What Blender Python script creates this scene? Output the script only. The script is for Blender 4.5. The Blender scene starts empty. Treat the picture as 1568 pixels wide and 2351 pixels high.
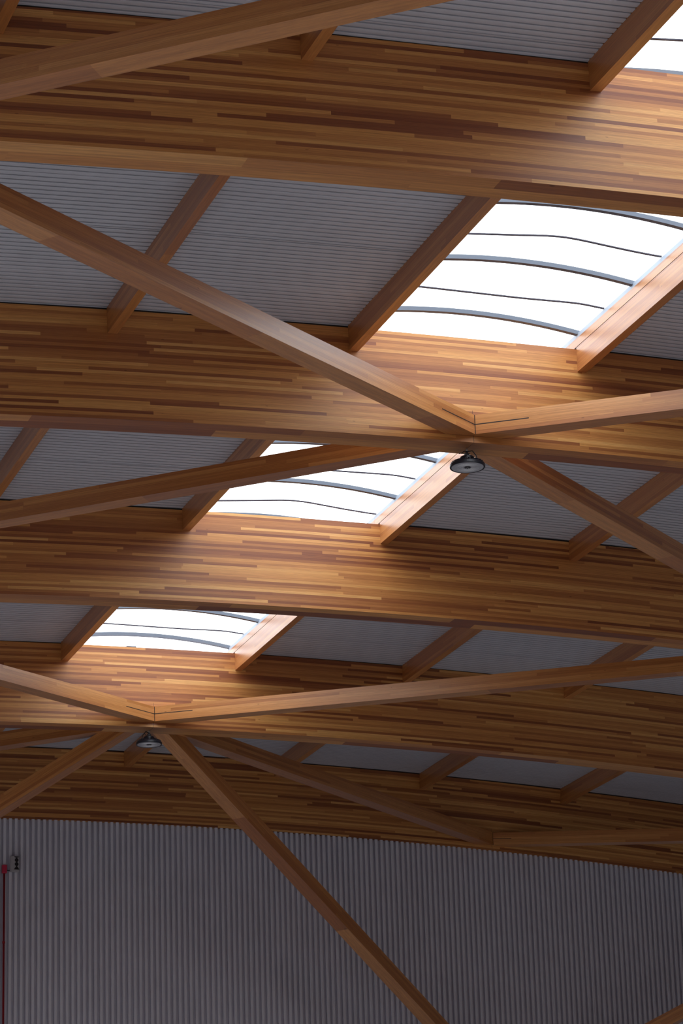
import bpy, bmesh, math, random
from mathutils import Matrix, Vector

random.seed(7)
SC = bpy.context.scene
COL = SC.collection

# ------------------------------------------------------------------ camera
cam_d = bpy.data.cameras.new('camera')
cam = bpy.data.objects.new('camera', cam_d)
COL.objects.link(cam)
cam.matrix_world = Matrix(((0.94420644, -0.07629982, -0.32039435, -10.14442351),
                           (-0.32798867, -0.30632542, -0.8936376, -18.70707402),
                           (-0.02996054, 0.9488641, -0.31425991, -9.41670405),
                           (0, 0, 0, 1)))
cam_d.sensor_fit = 'VERTICAL'
cam_d.sensor_height = 36.0
cam_d.lens = 36.0 * 6659.0 / 2351.0
cam_d.clip_start = 0.5
cam_d.clip_end = 300
SC.camera = cam

# ------------------------------------------------------------------ world: bright overcast sky
SKY = 2.9
w = bpy.data.worlds.new('overcast_sky'); SC.world = w; w.use_nodes = True
nt = w.node_tree; nt.nodes.clear()
out = nt.nodes.new('ShaderNodeOutputWorld'); bg = nt.nodes.new('ShaderNodeBackground')
tc = nt.nodes.new('ShaderNodeTexCoord'); sx = nt.nodes.new('ShaderNodeSeparateXYZ')
rp = nt.nodes.new('ShaderNodeValToRGB')
rp.color_ramp.elements[0].position = 0.0; rp.color_ramp.elements[0].color = (0.030, 0.028, 0.026, 1)
rp.color_ramp.elements[1].position = 0.20; rp.color_ramp.elements[1].color = (0.93, 0.965, 1.0, 1)
e = rp.color_ramp.elements.new(0.02); e.color = (0.30, 0.31, 0.33, 1)
nt.links.new(tc.outputs['Generated'], sx.inputs[0]); nt.links.new(sx.outputs['Z'], rp.inputs[0])
nt.links.new(rp.outputs[0], bg.inputs[0]); bg.inputs[1].default_value = SKY
nt.links.new(bg.outputs[0], out.inputs[0])

# ------------------------------------------------------------------ colour management
SC.view_settings.view_transform = 'Standard'
SC.view_settings.look = 'None'
SC.view_settings.gamma = 1.0
SC.view_settings.use_curve_mapping = False
SC.view_settings.exposure = 0.26
SC.cycles.max_bounces = 10
SC.cycles.diffuse_bounces = 6
SC.cycles.glossy_bounces = 4
SC.cycles.transparent_max_bounces = 16
SC.cycles.use_denoising = True
SC.cycles.sample_clamp_indirect = 12.0

# ------------------------------------------------------------------ building dimensions (metres)
S = 5.7332          # bay spacing, beam to beam
T = 0.335           # beam thickness
D = 1.0808          # beam depth
RB, RT, XA = 105.204, 115.989, 0.782
YWALL = 22.914      # front face of the last beam
P = 2.4             # purlin spacing
XP0 = -1.2562       # left face of purlin 0
HP, WP = 0.236, 0.094
DN = 7.117          # lattice node spacing along a beam
EB, HB, WB = 0.072, 0.198, 0.217   # brace: bottom offset, height, width
PITCH = 0.0860
XL, XR = -17.0, 22.0
YF = -20.5
ZFLOOR = -11.0

def zb(x): return -(x - XA) ** 2 / (2 * RB)
def zt(x): return D - (x - XA) ** 2 / (2 * RT)
def yb(i): return YWALL if i == 5 else (i - 1) * S

# ------------------------------------------------------------------ helpers
def tag(o, label=None, cat=None, group=None, kind=None):
    if label: o['label'] = label
    if cat: o['category'] = cat
    if group: o['group'] = group
    if kind: o['kind'] = kind
    return o

def empty(name, loc, label=None, cat=None, group=None):
    o = bpy.data.objects.new(name, None); COL.objects.link(o)
    o.location = loc; o.empty_display_size = 0.1
    return tag(o, label, cat, group)

class MB:
    """collects quads with UVs, builds one mesh object"""
    def __init__(s): s.v = []; s.f = []; s.uv = []; s.sm = False
    def face(s, pts, uvs=None):
        n = len(s.v); s.v += [tuple(p) for p in pts]; s.f.append(list(range(n, n + len(pts))))
        s.uv += list(uvs) if uvs else [(0, 0)] * len(pts)
    def box(s, x0, x1, y0, y1, z0, z1):
        c = [(x, y, z) for z in (z0, z1) for y in (y0, y1) for x in (x0, x1)]
        for q in ((0, 2, 3, 1), (4, 5, 7, 6), (0, 1, 5, 4), (2, 6, 7, 3), (0, 4, 6, 2), (1, 3, 7, 5)):
            s.face([c[i] for i in q], [(c[i][0] + c[i][1], c[i][2] * 8) for i in q])
    def build(s, name, mat, parent=None, weld=True, smooth=False, bevel=0):
        me = bpy.data.meshes.new(name)
        me.from_pydata(s.v, [], s.f)
        uvl = me.uv_layers.new(name='UVMap')
        for i, l in enumerate(me.loops): uvl.data[i].uv = s.uv[i]
        if weld:
            bm = bmesh.new(); bm.from_mesh(me)
            bmesh.ops.remove_doubles(bm, verts=bm.verts, dist=1e-5)
            bmesh.ops.recalc_face_normals(bm, faces=bm.faces)
            bm.to_mesh(me); bm.free()
        if smooth:
            for p in me.polygons: p.use_smooth = True
        me.materials.append(mat)
        o = bpy.data.objects.new(name, me); COL.objects.link(o)
        if parent:
            o.parent = parent
            o.matrix_parent_inverse = Matrix.Translation(-Vector(parent.location)) if parent.type == 'EMPTY' and not parent.parent else Matrix()
        if bevel:
            m = o.modifiers.new('bevel', 'BEVEL'); m.width = bevel; m.segments = 2; m.limit_method = 'ANGLE'
        return o

def lathe(prof, n=48):
    m = MB()
    for k in range(n):
        a0, a1 = 2 * math.pi * k / n, 2 * math.pi * (k + 1) / n
        for (r0, z0), (r1, z1) in zip(prof[:-1], prof[1:]):
            m.face([(r0 * math.cos(a0), r0 * math.sin(a0), z0), (r0 * math.cos(a1), r0 * math.sin(a1), z0),
                    (r1 * math.cos(a1), r1 * math.sin(a1), z1), (r1 * math.cos(a0), r1 * math.sin(a0), z1)])
    return m

def shift(m, d):
    m.v = [(x + d[0], y + d[1], z + d[2]) for x, y, z in m.v]; return m

def tube_mb(pts, r, n=10, m=None):
    m = m or MB(); rings = []
    pts = [Vector(p) for p in pts]
    for i, p in enumerate(pts):
        t = (pts[min(i + 1, len(pts) - 1)] - pts[max(i - 1, 0)]).normalized()
        a = t.orthogonal().normalized() if i == 0 else (rings_a - t * rings_a.dot(t)).normalized()
        rings_a = a; b = t.cross(a)
        rings.append([p + (a * math.cos(2 * math.pi * k / n) + b * math.sin(2 * math.pi * k / n)) * r for k in range(n)])
    for r0, r1 in zip(rings[:-1], rings[1:]):
        for k in range(n):
            m.face([r0[k], r0[(k + 1) % n], r1[(k + 1) % n], r1[k]])
    m.face(rings[0][::-1]); m.face(rings[-1])
    return m

# ------------------------------------------------------------------ materials
def node(nt, typ, **kw):
    n = nt.nodes.new(typ)
    for k, v in kw.items(): setattr(n, k, v)
    return n

def wood_mat(name, ramp, length=1.5, rough=0.42, grain=1.0, coat=0.12, gain=1.12):
    """glued laminated timber: UV u = metres along the member, v = lamella number"""
    m = bpy.data.materials.new(name); m.use_nodes = True
    nt = m.node_tree; L = nt.links; bsdf = nt.nodes['Principled BSDF']
    uv = node(nt, 'ShaderNodeUVMap'); sep = node(nt, 'ShaderNodeSeparateXYZ'); L.new(uv.outputs[0], sep.inputs[0])
    def M(op, a, b=None, c=None):
        n = node(nt, 'ShaderNodeMath', operation=op)
        for i, x in enumerate((a, b, c)):
            if x is None: continue
            if isinstance(x, (int, float)): n.inputs[i].default_value = x
            else: L.new(x, n.inputs[i])
        return n.outputs[0]
    row = M('FLOOR', sep.outputs['Y'])
    wn = node(nt, 'ShaderNodeTexWhiteNoise', noise_dimensions='1D'); L.new(row, wn.inputs['W'])
    # irregular board lengths inside every lamella
    w_ = M('ADD', M('MULTIPLY', sep.outputs['X'], 1.0 / length), M('MULTIPLY', wn.outputs['Value'], 631.0))
    vo = node(nt, 'ShaderNodeTexVoronoi', voronoi_dimensions='1D', feature='F1'); vo.inputs['Scale'].default_value = 1.0
    L.new(w_, vo.inputs['W'])
    sc = node(nt, 'ShaderNodeSeparateColor'); L.new(vo.outputs['Color'], sc.inputs[0])
    rnd = sc.outputs[0]
    cr = node(nt, 'ShaderNodeValToRGB'); L.new(rnd, cr.inputs[0])
    els = cr.color_ramp.elements
    while len(els) > 1: els.remove(els[-1])
    els[0].position = ramp[0][0]; els[0].color = (*ramp[0][1], 1)
    for pos, c in ramp[1:]:
        e = els.new(pos); e.color = (*c, 1)
    # grain
    cmb = node(nt, 'ShaderNodeCombineXYZ')
    L.new(M('MULTIPLY', sep.outputs['X'], 1.3), cmb.inputs[0]); L.new(M('MULTIPLY', sep.outputs['Y'], 5.5), cmb.inputs[1])
    L.new(M('MULTIPLY', M('ADD', sc.outputs[1], row), 9.0), cmb.inputs[2])
    ns = node(nt, 'ShaderNodeTexNoise'); ns.inputs['Scale'].default_value = 1.0; ns.inputs['Detail'].default_value = 4.0
    ns.inputs['Roughness'].default_value = 0.62; L.new(cmb.outputs[0], ns.inputs['Vector'])
    cmb2 = node(nt, 'ShaderNodeCombineXYZ')
    L.new(M('MULTIPLY', sep.outputs['X'], 9.0), cmb2.inputs[0]); L.new(M('MULTIPLY', sep.outputs['Y'], 14.0), cmb2.inputs[1])
    L.new(M('MULTIPLY', row, 3.7), cmb2.inputs[2])
    ns2 = node(nt, 'ShaderNodeTexNoise'); ns2.inputs['Scale'].default_value = 1.0; ns2.inputs['Detail'].default_value = 3.0
    L.new(cmb2.outputs[0], ns2.inputs['Vector'])
    g = M('ADD', M('MULTIPLY', M('SUBTRACT', ns.outputs[0], 0.5), 0.85 * grain), M('MULTIPLY', M('SUBTRACT', ns2.outputs[0], 0.5), 0.5 * grain))
    fr = M('FRACT', sep.outputs['Y'])
    edge = M('MULTIPLY', M('LESS_THAN', M('MINIMUM', fr, M('SUBTRACT', 1.0, fr)), 0.035), -0.10)
    # small dark knots
    kc = node(nt, 'ShaderNodeCombineXYZ'); L.new(M('MULTIPLY', sep.outputs['X'], 2.2), kc.inputs[0]); L.new(M('MULTIPLY', sep.outputs['Y'], 0.35), kc.inputs[1])
    kv = node(nt, 'ShaderNodeTexVoronoi', feature='F1'); kv.inputs['Scale'].default_value = 1.0; L.new(kc.outputs[0], kv.inputs['Vector'])
    knot = M('MULTIPLY', M('LESS_THAN', kv.outputs['Distance'], 0.035), -0.45)
    val = M('MULTIPLY', M('ADD', M('ADD', M('ADD', g, edge), knot), 1.0), gain)
    mul = node(nt, 'ShaderNodeMix', data_type='RGBA', blend_type='MULTIPLY'); mul.inputs[0].default_value = 1.0
    L.new(cr.outputs[0], mul.inputs[6])
    cc = node(nt, 'ShaderNodeCombineColor')
    L.new(val, cc.inputs[0]); L.new(M('POWER', M('MAXIMUM', val, 0.01), 1.25), cc.inputs[1]); L.new(M('POWER', M('MAXIMUM', val, 0.01), 1.5), cc.inputs[2])
    L.new(cc.outputs[0], mul.inputs[7])
    L.new(mul.outputs[2], bsdf.inputs['Base Color'])
    L.new(M('ADD', M('MULTIPLY', ns2.outputs[0], 0.2), rough - 0.1), bsdf.inputs['Roughness'])
    bsdf.inputs['Coat Weight'].default_value = coat; bsdf.inputs['Coat Roughness'].default_value = 0.33
    return m

RAMP = [(0.0, (0.20, 0.052, 0.014)), (0.14, (0.27, 0.082, 0.022)), (0.28, (0.36, 0.128, 0.033)), (0.52, (0.46, 0.180, 0.046)),
        (0.78, (0.54, 0.235, 0.062)), (1.0, (0.64, 0.32, 0.10))]
RAMP_B = [(0.0, (0.36, 0.125, 0.034)), (0.35, (0.44, 0.165, 0.044)), (0.7, (0.50, 0.205, 0.058)), (1.0, (0.56, 0.245, 0.078))]
RAMP_P = [(0.0, (0.36, 0.120, 0.032)), (0.5, (0.43, 0.160, 0.042)), (1.0, (0.50, 0.205, 0.060))]
M_BEAM = wood_mat('glulam_hoop_pine', RAMP, 2.0, grain=1.3)
M_BRACE = wood_mat('brace_timber', RAMP_B, 2.6, rough=0.36, coat=0.45, grain=1.1)
M_PURL = wood_mat('purlin_timber', RAMP_P, 2.6, rough=0.36, coat=0.5, grain=1.1)

def simple(name, col, rough=0.5, metal=0.0, coat=0.0):
    m = bpy.data.materials.new(name); m.use_nodes = True
    b = m.node_tree.nodes['Principled BSDF']
    nt = m.node_tree
    n = node(nt, 'ShaderNodeTexNoise'); n.inputs['Scale'].default_value = 2.3; n.inputs['Detail'].default_value = 3
    tcn = node(nt, 'ShaderNodeTexCoord'); nt.links.new(tcn.outputs['Object'], n.inputs['Vector'])
    mp = node(nt, 'ShaderNodeMapRange'); mp.inputs[3].default_value = 0.93; mp.inputs[4].default_value = 1.07
    nt.links.new(n.outputs[0], mp.inputs[0])
    mx = node(nt, 'ShaderNodeMix', data_type='RGBA', blend_type='MULTIPLY'); mx.inputs[0].default_value = 1
    mx.inputs[6].default_value = (*col, 1); nt.links.new(mp.outputs[0], mx.inputs[7])
    nt.links.new(mx.outputs[2], b.inputs['Base Color'])
    b.inputs['Roughness'].default_value = rough; b.inputs['Metallic'].default_value = metal
    b.inputs['Coat Weight'].default_value = coat
    return m

M_ROOF = simple('grey_roof_sheet', (0.56, 0.585, 0.66), 0.45)
M_WALL = simple('grey_wall_sheet', (0.72, 0.71, 0.79), 0.42)
M_FLOOR = simple('sealed_floor', (0.62, 0.58, 0.56), 0.5)
M_SIDE = simple('side_wall_sheet', (0.36, 0.36, 0.39), 0.6)
M_STEEL = simple('blackened_steel', (0.012, 0.010, 0.012), 0.6)
M_RIB = simple('grey_blue_aluminium', (0.12, 0.145, 0.19), 0.5)
M_FRAME = simple('pale_blue_frame', (0.42, 0.50, 0.60), 0.5)
M_STRAP = simple('dark_seam', (0.04, 0.035, 0.055), 0.7)
M_BLACK = simple('black_cast_housing', (0.010, 0.011, 0.018), 0.35)
M_LENS = simple('frosted_lens', (0.42, 0.43, 0.47), 0.25, coat=0.5)
M_LENSR = simple('lens_ring', (0.80, 0.82, 0.86), 0.2)
M_GALV = simple('zinc_steel', (0.55, 0.55, 0.55), 0.3, 0.8)
M_RED = simple('red_conduit_paint', (0.30, 0.004, 0.012), 0.4)
M_REDB = simple('red_box_paint', (0.55, 0.02, 0.07), 0.5)
M_WHITE = simple('off_white_plastic', (0.42, 0.40, 0.42), 0.5)

def glaze():
    m = bpy.data.materials.new('clear_polycarbonate'); m.use_nodes = True
    nt = m.node_tree; nt.nodes.clear()
    o = node(nt, 'ShaderNodeOutputMaterial'); t = node(nt, 'ShaderNodeBsdfTransparent'); t.inputs[0].default_value = (0.97, 0.98, 0.99, 1)
    d = node(nt, 'ShaderNodeBsdfTranslucent'); d.inputs[0].default_value = (0.9, 0.93, 0.96, 1)
    mx = node(nt, 'ShaderNodeMixShader'); mx.inputs[0].default_value = 0.12
    nt.links.new(t.outputs[0], mx.inputs[1]); nt.links.new(d.outputs[0], mx.inputs[2]); nt.links.new(mx.outputs[0], o.inputs[0])
    return m
M_GLAZE = glaze()

# ------------------------------------------------------------------ structure: ceiling, walls, floor
SKX0, SKX1 = XP0 + 0.004, XP0 + P + WP - 0.004      # skylight opening
SKY1 = yb(4) + T - 0.004
LAP0, LAPN = 3.84, 12

def corrugated_roof():
    """ribbed sheets: flat pans with narrow undercut ribs, lapped every twelfth pan"""
    m = MB(); LW = PITCH * LAPN
    PROF = ((0.0, 0.0145), (0.16, 0.0150), (0.30, 0.0165), (0.395, 0.0190), (0.345, 0.060), (0.655, 0.060), (0.605, 0.0190), (0.70, 0.0165), (0.84, 0.0150))
    j0 = int(math.floor((YF - LAP0) / LW)); j1 = int(math.ceil((YWALL + T - LAP0) / LW))
    for j in range(j0, j1):
        lift = 0.004 * (j % 2)
        k0 = int(round(LAP0 / PITCH)) + j * LAPN
        pts = [((k + f) * PITCH, h + lift) for k in range(k0, k0 + LAPN + 1) for f, h in PROF]
        pts = pts[:-5]        # the last rib laps over the next sheet
        pts = [p for p in pts if p[0] <= YWALL + T]
        for (a, ha), (b, hb) in zip(pts[:-1], pts[1:]):
            if a >= yb(0) and b <= SKY1: cols = ((XL, SKX0), (SKX1, XR))
            else: cols = ((XL, XR),)
            for x0, x1 in cols:
                nx = max(1, int((x1 - x0) / 2.0))
                for i in range(nx):
                    xa = x0 + (x1 - x0) * i / nx; xb = x0 + (x1 - x0) * (i + 1) / nx
                    m.face([(xa, a, zt(xa) + ha), (xb, a, zt(xb) + ha), (xb, b, zt(xb) + hb), (xa, b, zt(xa) + hb)])
    return m
o = corrugated_roof().build('ceiling', M_ROOF, weld=False, smooth=False)
tag(o, kind='structure')
so = o.modifiers.new('thickness', 'SOLIDIFY'); so.thickness = 0.0012; so.offset = 1

def corrugated_wall():
    m = MB(); q = 0.0864
    PROF = ((0.0, 0.002), (0.20, 0.002), (0.285, 0.014), (0.215, 0.075), (0.785, 0.075), (0.715, 0.014), (0.80, 0.002))
    pts = [((k + f) * q, YWALL + d) for k in range(int(XL / q), int(XR / q)) for f, d in PROF]
    for (a, ya), (b, y2) in zip(pts[:-1], pts[1:]):
        m.face([(a, ya, ZFLOOR), (b, y2, ZFLOOR), (b, y2, zb(b) - 0.012), (a, ya, zb(a) - 0.012)])
    # roofing screws in two courses
    for z in (-1.36, -2.35):
        x = -1.2
        while x < 14:
            for dx in (0, 0.0864 * 2):
                xx = round((x + dx) / 0.0864) * 0.0864
                m.box(xx - 0.006, xx + 0.006, YWALL - 0.001, YWALL + 0.006, z - 0.006, z + 0.006)
            x += 0.0864 * 8
    return m
o = corrugated_wall().build('wall_back', M_WALL, weld=False); tag(o, kind='structure')

m = MB(); m.box(XL - 0.2, XR + 0.2, YF - 0.2, YWALL + 0.2, ZFLOOR - 0.2, ZFLOOR)
tag(m.build('floor', M_FLOOR), kind='structure')
# side walls: unseen opening on the left, added and sized for side light
m = MB(); m.box(XL - 0.2, XL, YF, YWALL + 0.2, ZFLOOR, -9.2); m.box(XL - 0.2, XL, YF, YWALL + 0.2, -4.6, zt(XL) + 0.05)
tag(m.build('wall_left', M_SIDE), kind='structure')
m = MB(); m.box(XR, XR + 0.2, YF, YWALL + 0.2, ZFLOOR, zt(XR) + 0.05)
tag(m.build('wall_right', M_SIDE), kind='structure')

m = MB(); m.box(XL - 0.2, XR + 0.2, YF - 0.2, YF, ZFLOOR, -9.6); m.box(XL - 0.2, XR + 0.2, YF - 0.2, YF, -2.4, 1.1)  # unseen opening between the two panels, added to let in front light
tag(m.build('wall_front', M_SIDE), kind='structure')

# ------------------------------------------------------------------ glulam arch beams
def beam(i, y0, label):
    m = MB(); n = 96; y1 = y0 + T; dz = -0.012 if i == 5 else 0
    off = i * 53.7; rh = 0.0318
    xs = [XL + (XR - XL) * k / n for k in range(n + 1)]
    def z0(x): return zb(x) + dz
    for a, b in zip(xs[:-1], xs[1:]):
        # front and back faces (v counted in lamellas from the soffit)
        va = (zt(a) - z0(a)) / rh; vb = (zt(b) - z0(b)) / rh
        m.face([(a, y0, z0(a)), (b, y0, z0(b)), (b, y0, zt(b)), (a, y0, zt(a))],
               [(a + off, 100 * i), (b + off, 100 * i), (b + off, 100 * i + vb), (a + off, 100 * i + va)])
        m.face([(b, y1, z0(b)), (a, y1, z0(a)), (a, y1, zt(a)), (b, y1, zt(b))],
               [(b + off + 91, 100 * i + 50), (a + off + 91, 100 * i + 50), (a + off + 91, 100 * i + 50 + va), (b + off + 91, 100 * i + 50 + vb)])
        u0, u1 = a + off + 17, b + off + 17
        m.face([(a, y1, z0(a)), (b, y1, z0(b)), (b, y0, z0(b)), (a, y0, z0(a))],
               [(u0 / 1.6, 700 + i * 7 + 2), (u1 / 1.6, 700 + i * 7 + 2), (u1 / 1.6, 700 + i * 7), (u0 / 1.6, 700 + i * 7)])
        m.face([(a, y0, zt(a)), (b, y0, zt(b)), (b, y1, zt(b)), (a, y1, zt(a))],
               [(u0, 800 + i * 7), (u1, 800 + i * 7), (u1, 802 + i * 7), (u0, 802 + i * 7)])
    for x in (XL, XR):
        m.face([(x, y0, z0(x)), (x, y1, z0(x)), (x, y1, zt(x)), (x, y0, zt(x))], [(0, 0), (0, 1), (1, 1), (1, 0)])
    o = m.build('glulam_beam', M_BEAM)
    tag(o, label, 'beam', 'curved glulam roof beams')
    # dark closure strip between the beam and the roof sheet
    c = MB()
    for a, b in zip(xs[:-1], xs[1:]):
        if b > SKX0 and a < SKX1 and i < 5 and i > 0:
            if a < SKX0: b = SKX0
            elif b > SKX1: a = SKX1
            else: continue
        p, q = y0 + 0.006, y1 - 0.006
        c.face([(a, p, zt(a) - 0.001), (b, p, zt(b) - 0.001), (b, p, zt(b) + 0.0175), (a, p, zt(a) + 0.0175)])
        c.face([(a, q, zt(a) - 0.001), (b, q, zt(b) - 0.001), (b, q, zt(b) + 0.0175), (a, q, zt(a) + 0.0175)])
        c.face([(a, p, zt(a) + 0.0175), (b, p, zt(b) + 0.0175), (b, q, zt(b) + 0.0175), (a, q, zt(a) + 0.0175)])
    c.build('closure_strip', M_STEEL, o)
    return o
beams = {}
BL = {0: 'curved glulam roof beam beyond the top edge of the photo, nearest to the viewer',
      1: 'largest curved glulam beam, crossing the top of the photo above the biggest skylight bay',
      2: 'curved glulam beam with the larger round lamp hanging from its underside',
      3: 'curved glulam beam with no lamp, crossing the middle between the two lamp beams',
      4: 'curved glulam beam with the smaller round lamp hanging from its underside',
      5: 'dark curved glulam beam resting on top of the corrugated end wall'}
for i in range(0, 6):
    beams[i] = beam(i, yb(i), BL[i])
# splice joints at the lattice nodes
def splice(i, x):
    m = MB(); y0 = yb(i)
    m.box(x - 0.0015, x + 0.0015, y0 - 0.001, y0 + 0.01, zb(x) + 0.001, zb(x) + 0.33)
    m.box(x - 0.0012, x + 0.0012, y0, y0 + T, zb(x) - 0.001, zb(x) + 0.004)
    tag(m.build('splice_joint', M_STEEL, beams[i]), 'thin dark vertical joint line at the brace node')
for i, x in ((2, 0.0), (4, 0.0), (5, DN)): splice(i, x)

# ------------------------------------------------------------------ purlins
def purlin(b, k, label):
    x0 = XP0 + k * P; x1 = x0 + WP
    ya, yc = yb(b) + T, yb(b + 1)
    m = MB(); off = (b * 9 + k) * 13.3; rr = 0.0393
    za, zc = zt(x0) + 0.017, zt(x1) + 0.017
    HP_ = HP + 0.018
    tilt = math.atan((x0 - XA) / RT) * HP
    xa, xc = x0 - tilt, x1 - tilt
    lo, hi = (HP + 0.018) / rr, 0
    R0 = 900 + 40 * ((b * 9 + k) % 37)
    def u(y): return y + off
    m.face([(x0, ya, za), (xa, ya, za - HP_), (xa, yc, za - HP_), (x0, yc, za)], [(u(ya), R0 + lo), (u(ya), R0), (u(yc), R0), (u(yc), R0 + lo)])
    m.face([(x1, ya, zc), (x1, yc, zc), (xc, yc, zc - HP_), (xc, ya, zc - HP_)], [(u(ya), R0 + 10 + lo), (u(yc), R0 + 10 + lo), (u(yc), R0 + 10), (u(ya), R0 + 10)])
    m.face([(xa, ya, za - HP_), (xc, ya, zc - HP_), (xc, yc, zc - HP_), (xa, yc, za - HP_)], [(u(ya), R0 + 20.1), (u(ya), R0 + 20.9), (u(yc), R0 + 20.9), (u(yc), R0 + 20.1)])
    m.face([(x0, ya, za), (x0, yc, za), (x1, yc, zc), (x1, ya, zc)], [(u(ya), R0 + 30), (u(yc), R0 + 30), (u(yc), R0 + 31), (u(ya), R0 + 31)])
    for y in (ya, yc):
        m.face([(x0, y, za), (x1, y, zc), (xc, y, zc - HP_), (xa, y, za - HP_)], [(0, 0), (0, 1), (1, 1), (1, 0)])
    tag(m.build('roof_purlin', M_PURL), label, 'purlin', 'roof purlins between the beams')

PL = {
 (0, -2): 'dark purlin in the extreme top left corner of the photo',
 (0, -1): 'short visible purlin end dropping behind the brace at the top of the nearest beam',
 (0, 0): 'purlin at the top right corner, left side of the nearest skylight',
 (1, -1): 'purlin passing behind the long brace at left, below the nearest beam',
 (1, 0): 'dark-sided purlin along the left of the largest fully visible skylight',
 (1, 1): 'brightly lit purlin along the right of the largest fully visible skylight',
 (2, -1): 'purlin at the left edge of the photo, below the larger-lamp beam',
 (2, 0): 'purlin left of the skylight that is crossed by a brace',
 (2, 1): 'brightly lit purlin behind the larger round lamp',
 (2, 2): 'purlin crossed by the brace at the right edge, between grey roof sheets',
 (3, 0): 'purlin left of the smallest skylight',
 (3, 1): 'brightly lit purlin right of the smallest skylight',
 (3, 2): 'first dark purlin to the right of the smallest skylight bay',
 (3, 3): 'second dark purlin right of the smallest skylight bay, crossed by a long brace',
 (4, 0): 'purlin hidden low at the left, in the darkest bay next to the end wall beam',
 (4, 1): 'dark purlin just behind the smaller round lamp',
 (4, 2): 'dark purlin mostly behind the brace right of the smaller lamp',
 (4, 3): 'dark middle purlin meeting the end wall beam above the brace node',
 (4, 4): 'rightmost dark purlin meeting the end wall beam'}
for (b, k), l in PL.items():
    purlin(b, k, l)
purlin(0, 1, 'lit purlin on the far side of the top right corner skylight')

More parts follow.
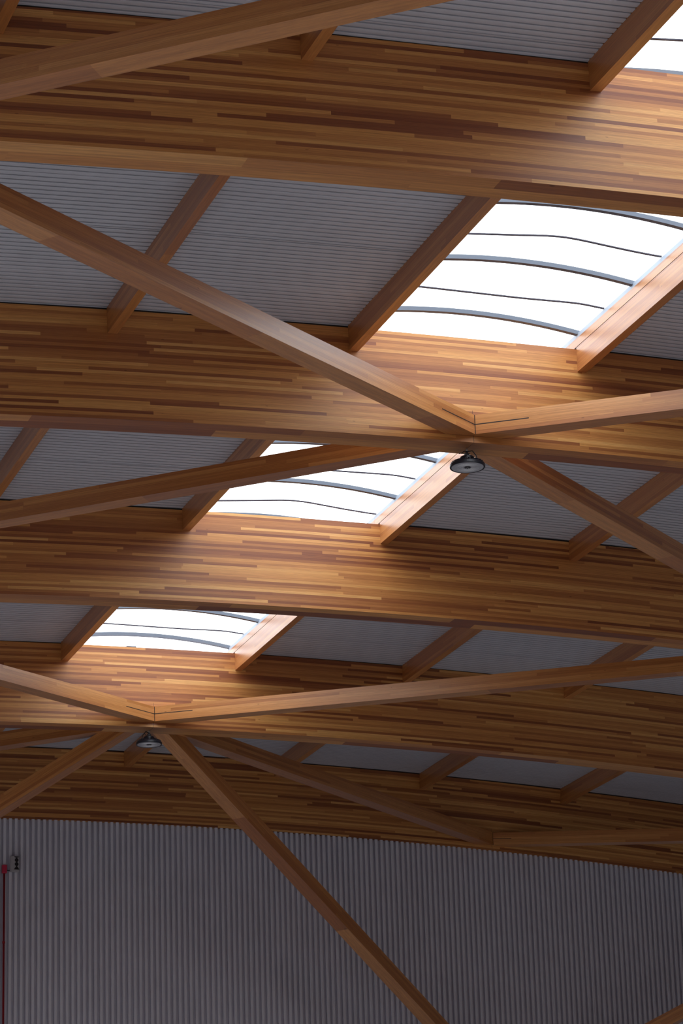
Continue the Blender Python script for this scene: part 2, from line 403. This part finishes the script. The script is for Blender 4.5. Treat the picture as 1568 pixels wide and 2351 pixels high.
# ------------------------------------------------------------------ skylights (one per bay)
ZC = 1.190; ZF = 1.236
def arc(x, base=1.221, sag=0.096, half=1.15):
    t = (x - (XP0 + P / 2 + WP / 2)) / half
    return base + sag * (1 - t * t)
THICK = [5.705 + 1.3085 * k for k in range(-12, 10)]
THIN = {3.679: [(-1.15, 1.215), (-.776, 1.250), (-.273, 1.294), (-.069, 1.314), (.084, 1.327), (.236, 1.325), (.441, 1.305), (.646, 1.282), (.852, 1.262), (1.15, 1.238)],
        5.026: [(-1.15, 1.255), (-.777, 1.262), (.284, 1.256), (.819, 1.266), (.95, 1.264), (1.034, 1.254), (1.15, 1.234)]}
def skylight(b, label):
    ya = yb(b) + T * 0.5 if b else yb(0) + T
    yc = yb(b + 1) + T * 0.5
    if b == 3: yc = yb(4) + T
    cx = XP0 + (P + WP) / 2
    root = empty('skylight', (cx, (ya + yc) / 2, ZC), label, 'skylight', 'barrel skylights along the ridge')
    g = 0.0015
    ya += g; yc -= g
    for x0, sgn in ((XP0, 1), (XP0 + P, -1)):
        x1 = x0 + WP
        m = MB(); R0 = 2300 + b * 60 + (20 if sgn < 0 else 0)
        zb_, zc_ = zt(x0) + 0.024, ZC
        for xx, r in ((x0, 0), (x1, 8)):
            m.face([(xx, ya, zb_), (xx, yc, zb_), (xx, yc, zc_), (xx, ya, zc_)], [(ya, R0 + r), (yc, R0 + r), (yc, R0 + r + 2.6), (ya, R0 + r + 2.6)])
        m.face([(x0, ya, zc_), (x1, ya, zc_), (x1, yc, zc_), (x0, yc, zc_)], [(ya, R0 + 15), (ya, R0 + 16), (yc, R0 + 16), (yc, R0 + 15)])
        m.face([(x0, ya, zb_), (x1, ya, zb_), (x1, yc, zb_), (x0, yc, zb_)], [(ya, R0 + 17), (ya, R0 + 18), (yc, R0 + 18), (yc, R0 + 17)])
        for y in (ya, yc): m.face([(x0, y, zb_), (x1, y, zb_), (x1, y, zc_), (x0, y, zc_)], [(0, 1), (.1, 1), (.1, 0), (0, 0)])
        m.build('curb', M_PURL, root)
        m = MB(); m.box(x0 + 0.004, x1 - 0.004, ya, yc, zt(x0) + 0.0165, zt(x0) + 0.0245)  # black strip standing in for the shaded gap between purlin and curb
        m.build('gap_shade_strip', M_STEEL, root)
        m = MB(); m.box(x0 + 0.002, x1 - 0.0, ya, yc, ZC + 0.001, ZF)
        m.build('edge_rail', M_FRAME, root)
    def band(name, y0, y1, zlo, zhi, mat, hgt, x0=-1.23, x1=1.21, pts=None):
        m = MB(); n = 40
        if pts is None:
            pts = [(x0 + (x1 - x0) * k / n, 0) for k in range(n + 1)]
            pts = [(x, zlo(x)) for x, _ in pts]
        for (xa, za), (xb, zb2) in zip(pts[:-1], pts[1:]):
            m.face([(xa, y0, za), (xb, y0, zb2), (xb, y0, zb2 + hgt), (xa, y0, za + hgt)])
            m.face([(xb, y1, zb2), (xa, y1, za), (xa, y1, za + hgt), (xb, y1, zb2 + hgt)])
            m.face([(xa, y1, za), (xb, y1, zb2), (xb, y0, zb2), (xa, y0, za)])
            m.face([(xa, y0, za + hgt), (xb, y0, zb2 + hgt), (xb, y1, zb2 + hgt), (xa, y1, za + hgt)])
        for (x, z) in (pts[0], pts[-1]):
            m.face([(x, y0, z), (x, y1, z), (x, y1, z + hgt), (x, y0, z + hgt)])
        return m.build(name, mat, root)
    for y in THICK:
        if ya < y < yc:
            band('rib', y - 0.026, y + 0.026, arc, None, M_RIB, 0.044)
        ym = y + 0.654
        if ya < ym < yc:
            key = min(THIN, key=lambda q: abs(q - ym))
            which = 3.679 if int(round((ym - 3.679) / 1.3085)) % 3 == 0 else 5.026
            pts = THIN[key] if abs(key - ym) < 0.3 else THIN[which]
            # smooth the measured line
            fine = []
            for k in range(49):
                x = -1.15 + 2.3 * k / 48
                acc = ws = 0
                for dx in (-.12, -.06, 0, .06, .12):
                    xx = min(1.1499, max(-1.15, x + dx))
                    for (xa, za), (xb, zb2) in zip(pts[:-1], pts[1:]):
                        if xa <= xx <= xb:
                            acc += za + (zb2 - za) * (xx - xa) / (xb - xa); ws += 1; break
                fine.append((x, acc / ws))
            band('seam_strap', ym - 0.010, ym + 0.010, None, None, M_STRAP, 0.012, pts=fine)
    m = MB(); n = 24
    for k in range(n):
        xa = -1.23 + 2.44 * k / n; xb = -1.23 + 2.44 * (k + 1) / n
        za, zb2 = arc(xa) + 0.045, arc(xb) + 0.045
        m.face([(xa, ya, za), (xb, ya, zb2), (xb, yc, zb2), (xa, yc, za)])
    gl = m.build('glazing', M_GLAZE, root, smooth=True)
    sol = gl.modifiers.new('thickness', 'SOLIDIFY'); sol.thickness = 0.004
    return root
SKL = {0: 'bright skylight cut by the top right corner of the photo',
       1: 'largest fully visible arched skylight, with three thick ribs, at the right below the nearest beam',
       2: 'arched skylight crossed by a timber brace, left of the larger lamp',
       3: 'smallest and farthest arched skylight, above the smaller lamp'}
skl = {b: skylight(b, l) for b, l in SKL.items()}
for b, x, wd in ((2, -0.30, 0.13), (3, -0.28, 0.13)):
    m = MB(); y = yb(b + 1) + 0.05
    m.box(x - wd / 2, x + wd / 2, y, y + 0.06, zt(x) + 0.002, zt(x) + 0.03); m.box(x - wd / 2 - 0.02, x - wd / 2, y, y + 0.06, zt(x) + 0.002, zt(x) + 0.016)
    m.build('bracket', M_RIB, skl[b])

# ------------------------------------------------------------------ diagonal lattice braces
def clip(poly, nx, ny, d):
    out = []
    for i in range(len(poly)):
        a, b = poly[i], poly[(i + 1) % len(poly)]
        da = a[0] * nx + a[1] * ny - d; db = b[0] * nx + b[1] * ny - d
        if da <= 0: out.append(a)
        if (da < 0) != (db < 0) and abs(da - db) > 1e-12:
            t = da / (da - db); out.append((a[0] + (b[0] - a[0]) * t, a[1] + (b[1] - a[1]) * t))
    return out
SLOT = {}
def brace(name_id, xa, ba, sa, xb, bb, sb, label, slots=()):
    dl = -0.0908
    A = Vector((xa * DN, yb(ba) + (T + dl if sa == 'B' else -dl), 0)); B = Vector((xb * DN, yb(bb) + (T + dl if sb == 'B' else -dl), 0))
    d = (B - A).normalized(); n = Vector((d.y, -d.x, 0)); L = (B - A).length
    zA, zB = zb(A.x) + EB, zb(B.x) + EB
    def z(x, y): 
        t = ((x - A.x) * d.x + (y - A.y) * d.y) / L
        return zA + (zB - zA) * t
    e = 0.4
    c = [A - d * e + n * WB / 2, B + d * e + n * WB / 2, B + d * e - n * WB / 2, A - d * e - n * WB / 2]
    poly = [(p.x, p.y) for p in c]
    ylo, yhi = (yb(ba) + T, yb(bb)) if A.y < B.y else (yb(bb) + T, yb(ba))
    poly = clip(poly, 0, 1, yhi - 0.0005); poly = clip(poly, 0, -1, -ylo - 0.0005)
    xl, xr = sorted((A.x, B.x))
    poly = clip(poly, 1, 0, xr - 0.001); poly = clip(poly, -1, 0, -xl - 0.001)
    m = MB(); R0 = 3000 + name_id * 30; off = name_id * 21.7
    def u(p): return (p[0] - A.x) * d.x + (p[1] - A.y) * d.y + off
    def s(p): return ((p[0] - A.x) * n.x + (p[1] - A.y) * n.y) / WB + 0.5
    N = len(poly)
    for i in range(N):
        p, q = poly[i], poly[(i + 1) % N]
        side = 0 if s(p) + s(q) > 1 else 8
        zp, zq = z(*p), z(*q)
        m.face([(*p, zp), (*q, zq), (*q, zq + HB), (*p, zp + HB)], [(u(p), R0 + side), (u(q), R0 + side), (u(q), R0 + side + 4.99), (u(p), R0 + side + 4.99)])
    m.face([(*p, z(*p)) for p in poly], [(u(p), R0 + 16 + s(p) * 0.98) for p in poly])
    m.face([(*p, z(*p) + HB) for p in poly[::-1]], [(u(p), R0 + 20 + s(p) * 1.98) for p in poly[::-1]])
    o = m.build('diagonal_brace', M_BRACE)
    tag(o, label, 'brace', 'diagonal lattice braces between the beams')
    # saw slot for the hidden steel plate, on the camera-side face near a node
    nn = n if n.y < 0 else -n
    for nx, nb, ns, ln, fr in slots:
        yf = yb(nb) + (T if ns == 'B' else 0)
        # where the visible face meets the node's mitre plane x = nx*DN
        X0 = nx * DN
        F = A + nn * WB / 2
        t0 = (X0 - F.x) / d.x
        sg = 1 if abs(t0) < L / 2 else -1
        p0 = F + d * t0; p1 = p0 + d * sg * ln
        mm = MB()
        for (pa, pb, za_, zb_) in ((p0, p1, fr - 0.0045, fr + 0.0045),):
            q = [pa - nn * 0.004, pb - nn * 0.004, pb + nn * 0.0012, pa + nn * 0.0012]
            bot = [(v.x, v.y, z(v.x, v.y) + HB * 0.5 + za_ - 0.0) for v in q]; top = [(v.x, v.y, z(v.x, v.y) + HB * 0.5 + zb_) for v in q]
            for i in range(4):
                mm.face([bot[i], bot[(i + 1) % 4], top[(i + 1) % 4], top[i]])
            mm.face(bot); mm.face(top)
        # mitre line
        q = [p0 - nn * 0.004, p0 + d * sg * 0.005 - nn * 0.004, p0 + d * sg * 0.005 + nn * 0.0010, p0 + nn * 0.0010]
        bot = [(v.x, v.y, z(v.x, v.y) + 0.001) for v in q]; top = [(v.x, v.y, z(v.x, v.y) + HB - 0.001) for v in q]
        for i in range(4): mm.face([bot[i], bot[(i + 1) % 4], top[(i + 1) % 4], top[i]])
        mm.face(bot); mm.face(top)
        tag(mm.build('plate_slot', M_STEEL, o), 'thin black slot along the brace end')
    return o
brace(1, 0, 2, 'F', -1, 1, 'B', 'long light brace running from the node above the larger lamp up to the left edge', [(0, 2, 'F', 0.62, 0)])
brace(2, 0, 2, 'F', 1, 1, 'B', 'light brace running from the node above the larger lamp to the right edge', [(0, 2, 'F', 0.54, 0)])
brace(3, 0, 2, 'B', -1, 3, 'F', 'dark brace crossing in front of the middle skylight down to the left edge')
brace(4, 0, 2, 'B', 1, 3, 'F', 'brace descending from behind the larger lamp to the right edge')
brace(5, 0, 4, 'F', -1, 3, 'B', 'short light brace from the node above the smaller lamp to the left edge', [(0, 4, 'F', 0.62, 0)])
brace(6, 0, 4, 'F', 1, 3, 'B', 'longest light brace, from the node above the smaller lamp across to the right edge', [(0, 4, 'F', 0.54, 0)])
brace(7, -1, 1, 'F', 0, 0, 'B', 'large brace crossing the top left corner in front of the nearest beam')
brace(8, 0, 4, 'B', 1, 5, 'F', 'dark brace from behind the smaller lamp down to the node on the end wall beam')
brace(9, 1, 5, 'F', 2, 4, 'B', 'dark nearly level brace at the right on the end wall beam', [(1, 5, 'F', 0.3, 0)])
brace(10, 0, 4, 'B', -1, 5, 'F', 'dark brace behind the smaller-lamp beam at the left edge')

# ------------------------------------------------------------------ sloping struts
def strut(idx, A, B, label, label_part=None):
    A = Vector(A); B = Vector(B); d = (B - A); L = d.length; d.normalize()
    h = Vector((d.y, -d.x, 0)).normalized(); v = h.cross(d).normalized()
    if v.z < 0: v = -v
    m = MB(); R0 = 4000 + idx * 30; W2, H2 = WB / 2, HB / 2
    c = [(-W2, -H2), (W2, -H2), (W2, H2), (-W2, H2)]
    for i in range(4):
        (a1, b1), (a2, b2) = c[i], c[(i + 1) % 4]
        r = R0 + 6 * i
        rows = 1.0 if i in (0, 2) else 4.99
        m.face([A + h * a1 + v * b1, B + h * a1 + v * b1, B + h * a2 + v * b2, A + h * a2 + v * b2], [(idx * 31, r), (idx * 31 + L, r), (idx * 31 + L, r + rows), (idx * 31, r + rows)])
    m.face([A + h * a + v * b for a, b in c], [(0, 0), (.2, 0), (.2, .9), (0, .9)]); m.face([B + h * a + v * b for a, b in c[::-1]], [(0, 0), (.2, 0), (.2, .9), (0, .9)])
    o = m.build('sloping_strut', M_BRACE)
    return tag(o, label, 'strut', 'sloping struts at the end wall')
YB4 = yb(4) + T
def K(t, s): return (s * t * 1.5974 + 0.03, YB4 + 0.02 + t * 1.1655, 0.285 - t)
strut(1, K(0.10, 1), K(4.38, 1), 'long strut dropping from the smaller-lamp node across the corrugated wall to the bottom edge')
strut(2, K(0.10, -1), K(4.38, -1), 'strut sloping down from the smaller-lamp node to the left edge')
strut(3, (7.15, 22.5, -4.15), (14.2, YB4 + 0.2, -0.35), 'short piece of strut rising in the bottom right corner')

# ------------------------------------------------------------------ high bay lamps
def lamp(i, x, label):
    zs = zb(x); y = yb(i) + T / 2; zd = -0.205
    root = empty('high_bay_lamp', (x, y, zd), label, 'lamp', 'round high bay lamps under the beams')
    o3 = (x, y, zd)
    body = shift(lathe([(0.0, 0.012), (0.152, 0.012), (0.160, 0.0), (0.170, 0.0), (0.1725, 0.006), (0.1725, 0.028), (0.166, 0.036), (0.150, 0.046), (0.125, 0.058), (0.085, 0.066), (0.0, 0.066)], 64), o3)
    for k in range(12):      # cooling lugs round the rim
        a = k * math.pi / 6
    body.build('housing', M_BLACK, root, smooth=False)
    m = MB()
    for k in range(24):
        a = k * math.pi / 12 + 0.05; ca, sa = math.cos(a), math.sin(a)
        t = Vector((-sa, ca, 0)) * 0.003; r0, r1 = 0.07, 0.160
        pts = [(r0, 0.060), (r1, 0.040), (r1, 0.052), (r0, 0.088)]
        f1 = [Vector((ca * r, sa * r, z)) + t + Vector(o3) for r, z in pts]; f2 = [Vector((ca * r, sa * r, z)) - t + Vector(o3) for r, z in pts]
        m.face(f1); m.face(f2[::-1])
        for q in range(4): m.face([f1[q], f1[(q + 1) % 4], f2[(q + 1) % 4], f2[q]])
    m.build('cooling_fins', M_BLACK, root)
    shift(lathe([(0.0, 0.004), (0.030, 0.004), (0.156, 0.002), (0.160, 0.010), (0.0, 0.012)], 64), o3).build('lens', M_LENS, root)
    m = MB()
    for r in (0.052, 0.064, 0.076, 0.088, 0.100, 0.112):
        for k in range(48):
            a0, a1 = 2 * math.pi * k / 48, 2 * math.pi * (k + 1) / 48
            for ra, rb, za, zb2 in ((r, r + 0.002, 0.0045, 0.001), (r + 0.002, r + 0.004, 0.001, 0.0045)):
                m.face([(ra * math.cos(a0), ra * math.sin(a0), za), (ra * math.cos(a1), ra * math.sin(a1), za), (rb * math.cos(a1), rb * math.sin(a1), zb2), (rb * math.cos(a0), rb * math.sin(a0), zb2)])
    shift(m, o3).build('lens_rings', M_LENSR, root)
    s = shift(lathe([(0.0, -0.004), (0.024, -0.004), (0.032, 0.002), (0.032, 0.006), (0.0, 0.006)], 32), o3).build('sensor', M_BLACK, root)
    m = MB()
    for k in range(3):
        a = k * 2.1 + 0.4; m.box(x + 0.012 * math.cos(a) - 0.003, x + 0.012 * math.cos(a) + 0.003, y + 0.012 * math.sin(a) - 0.003, y + 0.012 * math.sin(a) + 0.003, zd - 0.007, zd - 0.003)
    m.build('sensor_led', M_LENSR, s)
    shift(lathe([(0.0, 0.060), (0.064, 0.060), (0.070, 0.066), (0.070, 0.104), (0.062, 0.112), (0.0, 0.112)], 40), o3).build('driver_cap', M_BLACK, root, bevel=0.002)
    m = MB(); m.box(x - 0.016, x + 0.016, y - 0.012, y + 0.012, zd + 0.110, zd + 0.145); m.box(x - 0.010, x + 0.010, y - 0.010, y + 0.010, zd + 0.14, zd + 0.168)
    for sx_ in (-1, 1): m.box(x + sx_ * 0.020 - 0.003, x + sx_ * 0.020 + 0.003, y - 0.015, y + 0.015, zd + 0.09, zd + 0.150)
    m.build('bracket', M_BLACK, root, bevel=0.001)
    hook = tube_mb([(x, y, zd + 0.16), (x + 0.012, y, zd + 0.172), (x + 0.010, y, zd + 0.186), (x, y, zd + 0.192), (x, y, zs)], 0.0045, 8)
    shift(lathe([(0.0, 0.0), (0.011, 0.0), (0.013, 0.006), (0.011, 0.022), (0.0, 0.022)], 16), (x, y, zd + 0.17)).build('hook_collar', M_GALV, root)
    hook.build('hook', M_GALV, root, smooth=True)
    sw = 1 if i == 2 else -1
    cab = [(x + sw * 0.010, y - 0.01, zd + 0.165), (x + sw * 0.05, y - 0.02, zd + 0.172), (x + sw * 0.085, y - 0.02, zd + 0.13), (x + sw * 0.10, y - 0.02, zd + 0.085), (x + sw * 0.12, y - 0.02, zd + 0.058)]
    fine = []
    for a, b in zip(cab[:-1], cab[1:]):
        for k in range(4): fine.append(tuple(a[j] + (b[j] - a[j]) * k / 4 for j in range(3)))
    tube_mb(fine + [cab[-1]], 0.005, 8).build('cable', M_BLACK, root, smooth=True)
    if i == 2:
        tube_mb([(x, y, zd + 0.17), (x - 0.03, y, zd + 0.165), (x - 0.055, y, zd + 0.145), (x - 0.085, y, zd + 0.138)], 0.004, 8).build('cable_tail', M_BLACK, root, smooth=True)
    else:
        pts = [(x - 0.03 - 0.028 * math.cos(a), y, zd + 0.155 + 0.03 * math.sin(a)) for a in [k * 0.5 - 1.5 for k in range(7)]]
        tube_mb(pts, 0.004, 8).build('cable_tail', M_BLACK, root, smooth=True)
lamp(2, -0.010, 'larger black round high bay lamp hanging in front of the bright purlin')
lamp(4, -0.018, 'smaller black round high bay lamp hanging low at the left')

# ------------------------------------------------------------------ red conduit and wall device
yw = YWALL
x = -0.705
root = empty('red_conduit', (x, yw - 0.02, -3.0), 'thin red vertical conduit with red junction box on the corrugated wall at left', 'conduit')
tube_mb([(x, yw - 0.02, ZFLOOR), (x, yw - 0.02, -0.84)], 0.016, 12).build('pipe', M_RED, root, smooth=True)
m = MB(); m.box(x - 0.036, x + 0.036, yw - 0.062, yw - 0.001, -0.86, -0.735)
m.build('junction_box', M_REDB, root, bevel=0.008)
shift(lathe([(0.0, 0.0), (0.022, 0.0), (0.022, 0.03), (0.0, 0.03)], 20), (x, yw - 0.02, -1.90)).build('coupling', M_RED, root)
root2 = empty('wall_sounder', (-0.56, yw - 0.05, -0.83), 'small off-white wall box with black hourglass marks beside the red conduit', 'wall device')
m = MB()
x0, x1, z0, z1 = -0.622, -0.492, -0.835, -0.605
prof = [(x0, yw - 0.004), (x0, yw - 0.05), (x0 + 0.035, yw - 0.088), (x1, yw - 0.088), (x1, yw - 0.004)]
n = len(prof)
for i in range(n):
    a, b = prof[i], prof[(i + 1) % n]; m.face([(*a, z0), (*b, z0), (*b, z1), (*a, z1)])
m.face([(*p, z0) for p in prof]); m.face([(*p, z1) for p in prof[::-1]])
m.build('case', M_WHITE, root2, bevel=0.004)
m = MB(); yk = yw - 0.0895; cx = -0.533
def flat(pts):
    f = [(cx + a, yk, z0 + c) for a, c in pts]; g = [(cx + a, yk + 0.003, z0 + c) for a, c in pts]
    m.face(f); m.face(g[::-1])
    for i in range(len(f)): m.face([f[i], f[(i + 1) % len(f)], g[(i + 1) % len(f)], g[i]])
flat([(-0.038, 0.222), (0.038, 0.222), (0.024, 0.206), (-0.024, 0.206)])
for c in (0.168, 0.108): flat([(0.030 * math.cos(k * math.pi / 5), c + 0.031 * math.sin(k * math.pi / 5)) for k in range(10)])
flat([(-0.008, 0.078), (0.008, 0.078), (0.042, 0.026), (-0.042, 0.026)])
flat([(-0.006, 0.145), (0.006, 0.145), (0.006, 0.131), (-0.006, 0.131)]); flat([(-0.006, 0.205), (0.006, 0.205), (0.006, 0.19), (-0.006, 0.19)])
m.build('black_mark', M_BLACK, root2)
tube_mb([(x + 0.035, yw - 0.02, -0.815), (x0 + 0.001, yw - 0.02, -0.815)], 0.007, 8).build('link_tube', M_BLACK, root2)

# ------------------------------------------------------------------ daylight portals over the skylights and the open ends
def portal(loc, rot, sx_, sy_):
    l = bpy.data.lights.new('daylight_portal', 'AREA'); l.shape = 'RECTANGLE'; l.size = sx_; l.size_y = sy_
    l.cycles.is_portal = True; l.energy = 1
    o = bpy.data.objects.new('daylight_portal', l); COL.objects.link(o); o.location = loc; o.rotation_euler = rot
portal((-0.009, (yb(0) + yb(4) + T) / 2, 1.42), (0, 0, 0), 2.44, yb(4) + T - yb(0))
portal((XL - 0.1, (YF + YWALL) / 2, -6.9), (0, -math.pi / 2, 0), 4.6, YWALL - YF)
portal(((XL + XR) / 2, YF - 0.1, -6.0), (math.pi / 2, 0, 0), XR - XL, 7.2)
